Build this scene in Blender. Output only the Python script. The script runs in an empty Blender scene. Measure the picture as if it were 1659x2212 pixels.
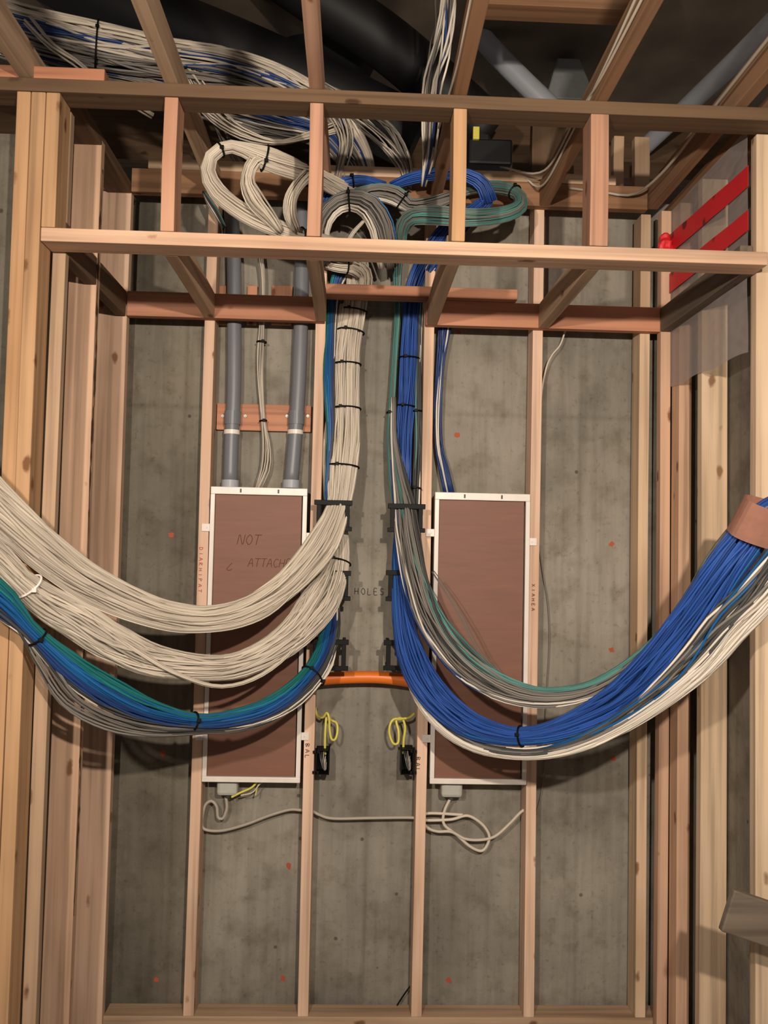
import bpy, bmesh, math, random
from mathutils import Vector, Matrix, noise

C = bpy.context.scene.collection
random.seed(7)

# ------------------------------------------------------------------ camera
YAW, PITCH, ROLL = 0.0343, 0.0473, 0.0215
CAM = Vector((0.5301, -3.1663, 1.6996)); F = 1861.15; W, H = 1659, 2212
fw = Vector((math.sin(YAW)*math.cos(PITCH), math.cos(YAW)*math.cos(PITCH), math.sin(PITCH)))
rt = Vector((math.cos(YAW), -math.sin(YAW), 0)); up = rt.cross(fw)
rt = (rt*math.cos(ROLL) + up*math.sin(ROLL)).normalized(); up = rt.cross(fw)
cd = bpy.data.cameras.new('camera'); cam = bpy.data.objects.new('camera', cd); C.objects.link(cam)
M = Matrix((rt, up, -fw)).transposed().to_4x4(); M.translation = CAM; cam.matrix_world = M
cd.sensor_fit = 'VERTICAL'; cd.sensor_height = 32; cd.lens = 32*F/H; cd.clip_start = .02
bpy.context.scene.camera = cam

# ------------------------------------------------------------------ light and exposure
sc = bpy.context.scene
sc.view_settings.view_transform = 'Standard'; sc.view_settings.look = 'None'
sc.view_settings.gamma = 1; sc.view_settings.use_curve_mapping = False
sc.view_settings.exposure = 0.0
w = bpy.data.worlds.new('world'); sc.world = w; w.use_nodes = True
w.node_tree.nodes['Background'].inputs[0].default_value = (1.0, .90, .82, 1)
w.node_tree.nodes['Background'].inputs[1].default_value = .22
def lamp(name, loc, target, power, size, col):
    d = bpy.data.lights.new(name, 'SPOT'); d.shadow_soft_size = size; d.energy = power; d.color = col
    d.spot_size = math.radians(100); d.spot_blend = 1
    o = bpy.data.objects.new(name, d); C.objects.link(o); o.location = loc
    o.rotation_euler = (Vector(target)-Vector(loc)).to_track_quat('-Z', 'Y').to_euler()
lamp('work_lamp', (.95, -3.6, 2.36), (.75, 0, 1.85), 330, .03, (1, .87, .74))
lamp('work_lamp', (-.15, -3.5, 2.34), (.8, 0, 1.8), 215, .04, (1, .88, .76))

def at(px, py, Y):
    d = fw + rt*((px-829.5)/F) - up*((py-1106)/F)
    return CAM + d*((Y-CAM.y)/d.y)
def pxm(P, hw):                      # half width in metres of hw pixels at a point
    return hw*((P-CAM).dot(fw))/F

# ------------------------------------------------------------------ materials
def newmat(name):
    m = bpy.data.materials.new(name); m.use_nodes = True
    nt = m.node_tree; return m, nt, nt.nodes, nt.links, nt.nodes['Principled BSDF']
def rgba(c): return (c[0], c[1], c[2], 1)
def srgb(r, g, b):
    f = lambda v: (v/255/12.92) if v/255 <= .04045 else ((v/255+.055)/1.055)**2.4
    return (f(r), f(g), f(b))
def mulc(N, L, a, b, fac=1.0):
    x = N.new('ShaderNodeMix'); x.data_type = 'RGBA'; x.blend_type = 'MULTIPLY'; x.inputs[0].default_value = fac
    L.new(a, x.inputs[6]); L.new(b, x.inputs[7]); return x.outputs[2]
def mixc(N, L, f, a, b):
    x = N.new('ShaderNodeMix'); x.data_type = 'RGBA'
    L.new(f, x.inputs[0])
    for s, v in ((6, a), (7, b)):
        if isinstance(v, tuple): x.inputs[s].default_value = rgba(v)
        else: L.new(v, x.inputs[s])
    return x.outputs[2]
def ramp(N, L, f, stops):
    r = N.new('ShaderNodeValToRGB'); e = r.color_ramp.elements
    e[0].position, e[0].color = stops[0][0], rgba(stops[0][1]); e[1].position, e[1].color = stops[-1][0], rgba(stops[-1][1])
    for p, c in stops[1:-1]:
        k = e.new(p); k.color = rgba(c)
    L.new(f, r.inputs[0]); return r.outputs[0]
_w = {}
def wood(tone, axis):
    if (tone, axis) in _w: return _w[(tone, axis)]
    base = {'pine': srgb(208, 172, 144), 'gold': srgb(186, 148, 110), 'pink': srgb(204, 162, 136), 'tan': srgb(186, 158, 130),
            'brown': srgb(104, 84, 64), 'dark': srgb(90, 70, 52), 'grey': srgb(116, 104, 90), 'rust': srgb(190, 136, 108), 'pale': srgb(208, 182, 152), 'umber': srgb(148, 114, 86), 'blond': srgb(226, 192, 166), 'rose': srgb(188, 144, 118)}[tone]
    m, nt, N, L, B = newmat('lumber_%s_%s' % (tone, axis))
    tc = N.new('ShaderNodeTexCoord'); oi = N.new('ShaderNodeObjectInfo')
    ad = N.new('ShaderNodeVectorMath'); ad.operation = 'ADD'
    sclr = N.new('ShaderNodeMath'); sclr.operation = 'MULTIPLY'; sclr.inputs[1].default_value = 37
    L.new(oi.outputs['Random'], sclr.inputs[0]); L.new(tc.outputs['Object'], ad.inputs[0]); L.new(sclr.outputs[0], ad.inputs[1])
    def mp(long, cross):
        k = N.new('ShaderNodeMapping'); s = {'x': (long, cross, cross), 'y': (cross, long, cross), 'z': (cross, cross, long)}[axis]
        k.inputs['Scale'].default_value = s; L.new(ad.outputs[0], k.inputs[0]); return k.outputs[0]
    n1 = N.new('ShaderNodeTexNoise'); n1.inputs['Scale'].default_value = 1; n1.inputs['Detail'].default_value = 5; L.new(mp(1.1, 45), n1.inputs[0])
    n2 = N.new('ShaderNodeTexNoise'); n2.inputs['Scale'].default_value = 1; n2.inputs['Detail'].default_value = 3; L.new(mp(1.6, 6), n2.inputs[0])
    v = N.new('ShaderNodeTexVoronoi'); v.inputs['Scale'].default_value = 1; L.new(mp(5, 11), v.inputs[0])
    d = tuple(c*.72 for c in base); b2 = tuple(min(1, c*1.1) for c in base)
    c1 = ramp(N, L, n1.outputs[0], [(.34, d), (.5, base), (.68, b2)])
    c2 = ramp(N, L, n2.outputs[0], [(.3, (.78, .74, .70)), (.55, (1, 1, 1)), (.75, (1.0, .95, .9))])
    c = mulc(N, L, c1, c2)
    wn = N.new('ShaderNodeTexNoise'); wn.inputs['Scale'].default_value = 38; L.new(tc.outputs['Object'], wn.inputs[0])
    wm = N.new('ShaderNodeMath'); wm.operation = 'MULTIPLY_ADD'; wm.inputs[1].default_value = .16; L.new(wn.outputs[0], wm.inputs[0]); L.new(v.outputs['Distance'], wm.inputs[2])
    kn = ramp(N, L, wm.outputs[0], [(.15, (1, 1, 1)), (.18, (.6, .6, .6)), (.22, (0, 0, 0))])
    c = mixc(N, L, kn, c, tuple(x*f for x, f in zip(base, (.38, .28, .22))))
    rv = ramp(N, L, oi.outputs['Random'], [(0, (.86, .84, .82)), (.5, (1, 1, 1)), (1, (1.0, .93, .88))])
    c = mulc(N, L, c, rv)
    L.new(c, B.inputs['Base Color']); B.inputs['Roughness'].default_value = .75; B.inputs['Specular IOR Level'].default_value = .25
    bp = N.new('ShaderNodeBump'); bp.inputs['Strength'].default_value = .25; bp.inputs['Distance'].default_value = .004
    L.new(n1.outputs[0], bp.inputs['Height']); L.new(bp.outputs[0], B.inputs['Normal'])
    _w[(tone, axis)] = m; return m
def plastic(name, col, rough=.45, var=.10, spec=.4):
    m, nt, N, L, B = newmat(name)
    oi = N.new('ShaderNodeObjectInfo'); n = N.new('ShaderNodeTexNoise'); n.inputs['Scale'].default_value = 9
    lo = tuple(c*(1-2.2*var) for c in col); hi = tuple(min(1, c*(1+var)) for c in col)
    c = ramp(N, L, oi.outputs['Random'], [(0, lo), (1, hi)])
    c = mulc(N, L, c, ramp(N, L, n.outputs[0], [(.3, (.9, .9, .9)), (.7, (1, 1, 1))]))
    L.new(c, B.inputs['Base Color']); B.inputs['Roughness'].default_value = rough; B.inputs['Specular IOR Level'].default_value = spec
    return m
MAT = {
 'white': plastic('cable_jacket_white', srgb(204, 192, 174), .5, .15),
 'bright': plastic('cable_jacket_bright', srgb(226, 216, 200), .45, .08),
 'blue': plastic('cable_jacket_blue', srgb(42, 80, 154), .42, .16),
 'deep': plastic('cable_jacket_deep_blue', srgb(36, 62, 116), .45, .16),
 'azure': plastic('cable_jacket_azure', srgb(30, 92, 148), .45, .14),
 'teal': plastic('cable_jacket_teal', srgb(84, 134, 126), .5, .14),
 'green': plastic('cable_jacket_green', srgb(30, 116, 114), .5, .16),
 'grey': plastic('cable_jacket_grey', srgb(124, 118, 110), .5, .14),
 'char': plastic('cable_jacket_charcoal', srgb(70, 70, 68), .5, .14),
 'black': plastic('black_plastic', srgb(13, 13, 13), .55, .1, .15),
 'duct': plastic('black_sheathing', srgb(15, 14, 14), .6, .1),
 'pvc': plastic('grey_conduit', srgb(112, 114, 119), .4, .04),
 'pvcl': plastic('pale_conduit', srgb(168, 172, 178), .45, .04),
 'enam': plastic('white_enamel', srgb(232, 222, 212), .35, .02),
 'box': plastic('pale_grey_plastic', srgb(180, 180, 168), .5, .02),
 'orange': plastic('orange_tube', srgb(236, 120, 34), .4, .04),
 'yellow': plastic('yellow_jacket', srgb(224, 212, 92), .45, .06),
 'steel': plastic('bare_wire', srgb(140, 138, 132), .4, .05),
 'ink': plastic('black_marker', srgb(52, 42, 36), .8, .02, .1),
 'faint': plastic('faint_marker', srgb(98, 62, 48), .8, .02, .1),
 'redink': plastic('red_stamp_ink', srgb(178, 84, 60), .8, .02, .1),
 'tan': plastic('tan_card', srgb(206, 152, 130), .8, .03, .1),
 'paint': plastic('orange_marking_paint', srgb(176, 92, 68), .8, .05, .1),
 'metal': plastic('galvanised_sheet', srgb(140, 142, 140), .5, .05),
}
MAT['steel'].node_tree.nodes['Principled BSDF'].inputs['Metallic'].default_value = .6
def concrete():
    m, nt, N, L, B = newmat('board_formed_concrete')
    tc = N.new('ShaderNodeTexCoord')
    def nz(scale, sx=1, sy=1, sz=1, det=6, rough=.6):
        k = N.new('ShaderNodeMapping'); k.inputs['Scale'].default_value = (sx, sy, sz); L.new(tc.outputs['Object'], k.inputs[0])
        n = N.new('ShaderNodeTexNoise'); n.inputs['Scale'].default_value = scale; n.inputs['Detail'].default_value = det
        n.inputs['Roughness'].default_value = rough; L.new(k.outputs[0], n.inputs[0]); return n.outputs[0]
    c = ramp(N, L, nz(1.6), [(.33, srgb(116, 111, 101)), (.5, srgb(138, 132, 120)), (.66, srgb(154, 147, 134))])
    c = mulc(N, L, c, ramp(N, L, nz(1, 26, 26, 1.6, 4), [(.36, (.86, .85, .84)), (.52, (1, 1, 1)), (.7, (1.08, 1.08, 1.08))]))
    c = mulc(N, L, c, ramp(N, L, nz(9, det=8), [(.32, (.74, .72, .68)), (.5, (1, 1, 1))]))
    c = mulc(N, L, c, ramp(N, L, nz(55), [(.28, (.75, .74, .72)), (.42, (1, 1, 1))]))
    v = N.new('ShaderNodeTexVoronoi'); v.inputs['Scale'].default_value = 7; L.new(tc.outputs['Object'], v.inputs[0])
    c = mulc(N, L, c, ramp(N, L, v.outputs['Distance'], [(.035, (.45, .42, .4)), (.06, (1, 1, 1))]))
    ge = N.new('ShaderNodeNewGeometry')
    sx = N.new('ShaderNodeSeparateXYZ'); L.new(ge.outputs['Position'], sx.inputs[0])      # concrete colour darkens towards the left, edge wavered by noise
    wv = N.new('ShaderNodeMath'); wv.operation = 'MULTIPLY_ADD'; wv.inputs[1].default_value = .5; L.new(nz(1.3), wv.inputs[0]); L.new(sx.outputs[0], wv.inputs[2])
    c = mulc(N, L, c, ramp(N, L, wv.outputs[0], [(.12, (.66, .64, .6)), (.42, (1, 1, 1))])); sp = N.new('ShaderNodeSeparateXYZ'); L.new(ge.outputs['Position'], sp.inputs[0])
    for ax, val, wd in ((2, 2.238, .005), (0, .602, .003), (0, 1.395, .004), (0, -.12, .003)):     # form board seams
        q = N.new('ShaderNodeMath'); q.operation = 'SUBTRACT'; q.inputs[1].default_value = val; L.new(sp.outputs[ax], q.inputs[0])
        q2 = N.new('ShaderNodeMath'); q2.operation = 'ABSOLUTE'; L.new(q.outputs[0], q2.inputs[0])
        q3 = N.new('ShaderNodeMath'); q3.operation = 'DIVIDE'; q3.inputs[1].default_value = wd*4; L.new(q2.outputs[0], q3.inputs[0])
        c = mulc(N, L, c, ramp(N, L, q3.outputs[0], [(.1, (.88, .87, .86)), (.8, (1, 1, 1))]))
    L.new(c, B.inputs['Base Color']); B.inputs['Roughness'].default_value = .85; B.inputs['Specular IOR Level'].default_value = .2
    bp = N.new('ShaderNodeBump'); bp.inputs['Strength'].default_value = .3; bp.inputs['Distance'].default_value = .01
    L.new(nz(30), bp.inputs['Height']); L.new(bp.outputs[0], B.inputs['Normal']); return m
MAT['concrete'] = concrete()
def panelmat():
    m, nt, N, L, B = newmat('brown_hardboard'); tc = N.new('ShaderNodeTexCoord')
    k = N.new('ShaderNodeMapping'); k.inputs['Scale'].default_value = (1, 1, 9); L.new(tc.outputs['Object'], k.inputs[0])
    n = N.new('ShaderNodeTexNoise'); n.inputs['Scale'].default_value = 5; n.inputs['Detail'].default_value = 8; L.new(k.outputs[0], n.inputs[0])
    L.new(ramp(N, L, n.outputs[0], [(.3, srgb(117, 78, 60)), (.7, srgb(128, 86, 66))]), B.inputs['Base Color']); B.inputs['Roughness'].default_value = .6
    return m
MAT['panel'] = panelmat()
def filmmat():
    m, nt, N, L, B = newmat('translucent_poly_sheet')
    tc = N.new('ShaderNodeTexCoord'); k = N.new('ShaderNodeMapping'); k.inputs['Scale'].default_value = (1, 2.2, 7); k.inputs['Rotation'].default_value = (.5, 0, 0); L.new(tc.outputs['Object'], k.inputs[0])
    n = N.new('ShaderNodeTexNoise'); n.inputs['Scale'].default_value = 3; L.new(k.outputs[0], n.inputs[0])
    B.inputs['Base Color'].default_value = rgba(srgb(176, 166, 162)); B.inputs['Roughness'].default_value = .4
    bp = N.new('ShaderNodeBump'); bp.inputs['Strength'].default_value = .35; bp.inputs['Distance'].default_value = .02
    L.new(n.outputs[0], bp.inputs['Height']); L.new(bp.outputs[0], B.inputs['Normal'])
    t = N.new('ShaderNodeBsdfTransparent'); x = N.new('ShaderNodeMixShader'); x.inputs[0].default_value = .58
    L.new(t.outputs[0], x.inputs[1]); L.new(B.outputs[0], x.inputs[2]); L.new(x.outputs[0], N['Material Output'].inputs[0]); return m
MAT['film'] = filmmat()
def tapemat():
    m, nt, N, L, B = newmat('red_sheathing_tape'); tc = N.new('ShaderNodeTexCoord')
    v = N.new('ShaderNodeTexVoronoi'); v.inputs['Scale'].default_value = 13; L.new(tc.outputs['Object'], v.inputs[0])
    L.new(ramp(N, L, v.outputs['Distance'], [(.26, srgb(110, 16, 22)), (.33, srgb(214, 34, 44))]), B.inputs['Base Color']); B.inputs['Roughness'].default_value = .55; return m
MAT['tape'] = tapemat()
def plain(name, c1, c2, scale, rough=.8):
    m, nt, N, L, B = newmat(name); tc = N.new('ShaderNodeTexCoord')
    n = N.new('ShaderNodeTexNoise'); n.inputs['Scale'].default_value = scale; n.inputs['Detail'].default_value = 6; L.new(tc.outputs['Object'], n.inputs[0])
    L.new(ramp(N, L, n.outputs[0], [(.35, c1), (.65, c2)]), B.inputs['Base Color']); B.inputs['Roughness'].default_value = rough; return m
MAT['deck'] = plain('dusty_subfloor', srgb(84, 72, 60), srgb(110, 96, 80), 3)
MAT['floor'] = plain('dusty_slab', srgb(120, 112, 100), srgb(150, 142, 128), 4)

# ------------------------------------------------------------------ helpers
def link(name, me, mat, parent=None):
    o = bpy.data.objects.new(name, me); C.objects.link(o)
    if mat is not None: me.materials.append(mat)
    if parent is not None: o.parent = parent
    return o
def tag(o, label=None, cat=None, group=None, kind=None):
    if label: o['label'] = label
    if cat: o['category'] = cat
    if group: o['group'] = group
    if kind: o['kind'] = kind
    return o
def empty(name, loc, label, cat, group=None):
    o = bpy.data.objects.new(name, None); C.objects.link(o); o.location = loc; o.empty_display_size = .05
    return tag(o, label, cat, group)
def put(name, bm, mat, parent=None, smooth=False, origin=None):
    """bm is in world coordinates; object origin goes to `origin` (or the mean of the bounds)"""
    vs = [v.co for v in bm.verts]
    if origin is None:
        lo = [min(v[i] for v in vs) for i in range(3)]; hi = [max(v[i] for v in vs) for i in range(3)]
        origin = Vector(((lo[0]+hi[0])/2, (lo[1]+hi[1])/2, (lo[2]+hi[2])/2))
    base = parent.location if parent is not None and parent.parent is None else (parent.location+parent.parent.location if parent is not None else Vector())
    bmesh.ops.translate(bm, verts=bm.verts, vec=-Vector(origin))
    me = bpy.data.meshes.new(name); bm.to_mesh(me); bm.free()
    if smooth:
        for p in me.polygons: p.use_smooth = True
    o = link(name, me, mat, parent); o.location = Vector(origin)-base
    return o
def box(bm, a, b, bev=0):
    a, b = Vector(a), Vector(b)
    r = bmesh.ops.create_cube(bm, size=1, matrix=Matrix.Translation((a+b)/2) @ Matrix.Diagonal((*(b-a), 1)))
    if bev:
        es = list({e for v in r['verts'] for e in v.link_edges})
        bmesh.ops.bevel(bm, geom=es, offset=bev, segments=2, affect='EDGES', profile=.5)
def tube(bm, pts, r, sides=8, caps=True, rs=None):
    n = len(pts); T0 = None; rings = []
    N_ = None
    for i, p in enumerate(pts):
        T = (pts[min(i+1, n-1)]-pts[max(i-1, 0)])
        T = T.normalized() if T.length > 1e-9 else Vector((0, 0, 1))
        if N_ is None:
            N_ = T.cross(Vector((0, 1, 0)));
            if N_.length < .1: N_ = T.cross(Vector((1, 0, 0)))
        N_ = (N_ - T*N_.dot(T)).normalized(); B_ = T.cross(N_)
        rr = rs[i] if rs else r
        rings.append([bm.verts.new(p + (N_*math.cos(2*math.pi*k/sides)+B_*math.sin(2*math.pi*k/sides))*rr) for k in range(sides)])
    for a, b in zip(rings, rings[1:]):
        for k in range(sides): bm.faces.new((a[k], a[(k+1) % sides], b[(k+1) % sides], b[k]))
    if caps: bm.faces.new(rings[0][::-1]); bm.faces.new(rings[-1])
def spline(P, n):
    """Catmull-Rom through tuples (any length), resampled to n points roughly evenly"""
    P = [tuple(p) for p in P]
    Q = [tuple(2*a-b for a, b in zip(P[0], P[1]))] + P + [tuple(2*a-b for a, b in zip(P[-1], P[-2]))]
    L = [0]
    for a, b in zip(P, P[1:]): L.append(L[-1]+max(1e-6, math.dist(a[:3], b[:3])))
    out = []
    for k in range(n):
        s = L[-1]*k/(n-1); j = 0
        while j < len(P)-2 and L[j+1] < s: j += 1
        t = (s-L[j])/(L[j+1]-L[j]); t = max(0, min(1, t))
        p0, p1, p2, p3 = Q[j], Q[j+1], Q[j+2], Q[j+3]
        out.append(tuple(.5*(2*b+(c-a)*t+(2*a-5*b+4*c-d)*t*t+(3*b-a-3*c+d)*t**3) for a, b, c, d in zip(p0, p1, p2, p3)))
    return out
def lumber(name, a, b, tone, label, cat='stud', group=None, bow=.002, parent=None, bev=.0025):
    """a straight stick of dressed timber between corners a and b, slightly bowed and eased"""
    a, b = Vector(a), Vector(b); d = b-a; ax = max(range(3), key=lambda i: abs(d[i]))
    bm = bmesh.new(); box(bm, a, b, bev)
    n = max(2, int(abs(d[ax])/.3))
    for k in range(1, n):
        co = [0, 0, 0]; co[ax] = a[ax]+d[ax]*k/n; no = [0, 0, 0]; no[ax] = 1
        bmesh.ops.bisect_plane(bm, geom=bm.verts[:]+bm.edges[:]+bm.faces[:], plane_co=co, plane_no=no)
    ph = random.uniform(0, 6)
    o2 = [i for i in range(3) if i != ax][0]
    for v in bm.verts:
        t = (v.co[ax]-a[ax])/d[ax]
        v.co[o2] += bow*math.sin(math.pi*t)*math.sin(ph+t*4)
    o = put(name, bm, wood(tone, 'xyz'[ax]), parent)
    if parent is None: tag(o, label, cat, group)
    return o
def structure(name, a, b, mat):
    bm = bmesh.new(); box(bm, a, b); o = put(name, bm, mat); o['kind'] = 'structure'; return o

# ------------------------------------------------------------------ the setting
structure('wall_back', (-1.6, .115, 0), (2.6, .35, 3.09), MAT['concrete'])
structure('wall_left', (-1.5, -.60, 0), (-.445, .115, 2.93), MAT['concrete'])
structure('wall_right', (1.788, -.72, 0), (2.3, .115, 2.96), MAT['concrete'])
structure('floor', (-2.5, -4.6, -.1), (3.5, .35, 0), MAT['floor'])
structure('ceiling', (-2.2, -2.3, 3.95), (3.2, 2.3, 4.0), MAT['deck'])
structure('wall_rear', (-2.2, 2.3, 2.6), (3.2, 2.4, 4.0), MAT['deck'])

S = .4064
# bottom plate, studs of the back wall
lumber('bottom_plate', (-.32, 0, 0), (1.69, .089, .038), 'tan', 'tan timber plate along the foot of the stud wall', 'plate')
stl = ['first full wall stud from the left, at the left edge of the scribbled brown panel',
       'second full wall stud from the left, between the scribbled panel and the white cable column',
       'third full wall stud from the left, between the blue cable column and the blank panel',
       'fourth full wall stud from the left, at the right edge of the blank panel',
       'fifth wall stud from the left, beside the narrow dark gap at right']
for k in range(5):
    lumber('wall_stud', (k*S-.038, 0, .038), (k*S, .089, 3.06 if k < 4 else 3.0), ['blond', 'blond', 'blond', 'blond', 'pale'][k], stl[k], 'stud', bow=.003)
lumber('wall_stud', (1.652, -.04, 0), (1.690, .002, 3.0), 'pine', 'pinkish stud standing in the right rear corner of the framing', 'stud')
# right side wall studs (edge to the room, broad face to the viewer)
lumber('wall_stud', (1.692, -.118, 0), (1.738, -.044, 3.0), 'pine', 'narrow stud with knots just right of the corner stud', 'stud', bow=0)
lumber('wall_stud', (1.692, -.320, 0), (1.781, -.282, 3.0), 'pale', 'broad pale stud of the right side wall behind the plastic sheet', 'stud')
lumber('wall_stud', (1.692, -.715, 0), (1.781, -.677, 2.96), 'pale', 'broad pale stud cut by the right edge of the photo', 'stud')
# left side wall studs
bark_stud = lumber('wall_stud', (-.406, -.398, 0), (-.317, -.360, 3.02), 'pine', 'broad left side wall stud with a ragged bark edge', 'stud')
lumber('wall_stud', (-.442, -.022, 0), (-.317, .016, 3.02), 'blond', 'broad knotty stud in the left rear corner', 'stud')
lumber('wall_stud', (-.356, -.690, 0), (-.318, -.66, 2.96), 'tan', 'slim pale stud just behind the left pair of posts', 'stud')
bm = bmesh.new(); RB = random.Random(4); z = .55; prev = None
while z < 2.95:
    c_ = -.386+.006*math.sin(z*9)+RB.uniform(-.003, .003); w_ = RB.choice((.0015, .003, .005, .009, .012))
    row = [bm.verts.new((-.3155, c_-w_, z)), bm.verts.new((-.3135, c_, z)), bm.verts.new((-.3155, c_+w_, z))]
    if prev: bm.faces.new((prev[0], prev[1], row[1], row[0])); bm.faces.new((prev[1], prev[2], row[2], row[1]))
    prev = row; z += RB.uniform(.012, .04)
put('bark', bm, wood('dark', 'z'), bark_stud)['label'] = 'dark ragged bark'
# front left posts
lumber('corner_post', (-.436, -.79, 0), (-.398, -.701, 2.962), 'gold', 'outermost golden post of the pair at the far left', 'post')
lumber('corner_post', (-.396, -.79, 0), (-.357, -.701, 2.962), 'gold', 'inner golden post of the pair at the far left, beside the beam end', 'post')
lumber('soffit_upright', (-.355, -.79, 2.580), (-.317, -.701, 2.962), 'gold', 'short golden upright beside the two tall left posts', 'upright', 'uprights of the soffit front')
# soffit front: beams and uprights
X0 = .010
lumber('soffit_beam', (-1.0, -.79, 2.963), (1.98, -.701, 3.001), 'brown', 'long dark weathered upper beam across the front of the soffit', 'beam', bow=.004)
lumber('soffit_beam', (-.355, -.79, 2.541), (1.69, -.701, 2.579), 'pine', 'long pale lower beam across the front of the soffit', 'beam', bow=.003)
lumber('plate_offcut', (-1.0, -.78, 3.003), (-.20, -.70, 3.041), 'rust', 'orange timber offcut lying on the left end of the upper beam', 'offcut')
upl = ['first upright right of the golden posts, in front of the white cable loop', 'pink upright left of the big grey cable coil', 'pale upright with a knot in front of the teal coil', 'thick bark-edged upright near the right of the soffit front']
for k in range(4):
    x = k*S+X0
    lumber('soffit_upright', (x-.038 - (.014 if k == 3 else 0), -.79, 2.580), (x, -.701, 2.962), ['rose', 'rose', 'gold', 'rose'][k], upl[k], 'upright', 'uprights of the soffit front')
# soffit bottom joists and the ledger on the back studs
jl = ['lower soffit joist against the left side wall', 'lower soffit joist running back to the first stud', 'lower soffit joist running back to the second stud',
      'lower soffit joist running back to the third stud', 'lower soffit joist running back to the fourth stud', 'dark lower soffit joist against the right side wall']
for k in range(6):
    x = [-.317, X0-.006, S+.004, 2*S+.006, 3*S+.012, 1.688][k]
    lumber('soffit_joist', (x-.038, -.700, 2.541), (x, -.040, 2.630), ['brown', 'tan', 'tan', 'tan', 'tan', 'grey'][k], jl[k], 'joist', 'lower soffit joists')
lumber('ledger_board', (-.315, -.038, 2.542), (.404, -.001, 2.633), 'rust', 'reddish ledger on the left studs below the grey conduits', 'ledger')
lumber('ledger_board', (.777, -.038, 2.542), (1.650, -.001, 2.633), 'rust', 'reddish ledger on the right studs below the soffit', 'ledger')
lumber('nailer', (.408, -.076, 2.634), (1.108, -.0, 2.672), 'rust', 'reddish crosspiece resting over the gap between the two ledgers', 'crosspiece')
# rear top plates
lumber('top_plate', (-.315, -.038, 3.002), (1.60, -.001, 3.090), 'umber', 'brown header along the top of the back studs', 'header')
lumber('top_plate', (-.257, -.036, 3.092), (1.48, .05, 3.130), 'pale', 'pale strip lying on top of the rear header', 'plate')
lumber('top_plate', (1.692, -2.3, 3.001), (1.781, .05, 3.039), 'umber', 'plate running back along the top of the right side wall', 'plate')
lumber('top_plate', (-.406, -.66, 3.001), (-.317, .05, 3.039), 'brown', 'plate running back along the top of the left side wall', 'plate')
# ceiling joists
cl = ['ceiling joist farthest left, over the golden posts', 'ceiling joist over the first upright, crossing the white cable run', 'pinkish ceiling joist over the second upright', 'ceiling joist over the third upright beside the hanging white cables',
      'ceiling joist over the bark-edged upright with thin cables on its side', 'ceiling joist farthest right beside the right wall plate']
for k in range(-1, 5):
    x = k*S+X0
    lumber('ceiling_joist', (x-.038, -2.3, 3.002), (x, -.040, 3.091), ['tan', 'tan', 'pink', 'umber', 'umber', 'umber'][k+1], cl[k+1], 'joist', 'ceiling joists', bow=.004)
# floor joists above
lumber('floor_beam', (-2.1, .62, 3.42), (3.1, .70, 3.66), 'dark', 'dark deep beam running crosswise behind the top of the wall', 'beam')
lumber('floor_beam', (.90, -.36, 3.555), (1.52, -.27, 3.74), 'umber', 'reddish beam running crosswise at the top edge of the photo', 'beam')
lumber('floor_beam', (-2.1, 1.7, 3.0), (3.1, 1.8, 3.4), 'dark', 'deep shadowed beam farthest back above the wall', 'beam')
lumber('blocking', (1.17, .0, 3.131), (1.33, .045, 3.38), 'brown', 'tan block between the upper beams behind the bark-edged upright', 'block')
lumber('blocking', (1.50, .06, 3.13), (1.54, .10, 3.33), 'tan', 'short upright block left of the wire at the upper right', 'block')
lumber('blocking', (1.60, .12, 3.13), (1.66, .16, 3.36), 'tan', 'second short block beneath the pale pipe at the upper right', 'block')
# ragged brace at lower right
bm = bmesh.new(); box(bm, (-.0, -.012, -.055), (.42, .012, .055), .004)
bmesh.ops.rotate(bm, verts=bm.verts, cent=(0, 0, 0), matrix=Matrix.Rotation(.31, 3, 'Y'))
bmesh.ops.translate(bm, verts=bm.verts, vec=(1.512, -.93, .800))
tag(put('brace', bm, wood('grey', 'x')), 'weathered grey-brown brace end sticking in at the lower right', 'brace')
# orange hose, battens behind conduit
def batten(px0, py0, px1, py1, Y, tone, label):
    a = at(px0, py1, Y); b = at(px1, py0, Y)
    lumber('batten', (a.x, Y, a.z), (b.x, Y+.022, b.z), tone, label, 'batten', bow=0)
batten(467, 876, 673, 928, .091, 'rust', 'reddish batten behind the grey conduits, holding their clamps')
batten(470, 617, 492, 700, .091, 'rust', 'small reddish block left of the left conduit above the ledger')
batten(532, 617, 556, 700, .091, 'rust', 'small reddish block just right of the left conduit above the ledger')
batten(585, 617, 632, 700, .091, 'rust', 'wider reddish block left of the right conduit above the ledger')

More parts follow.
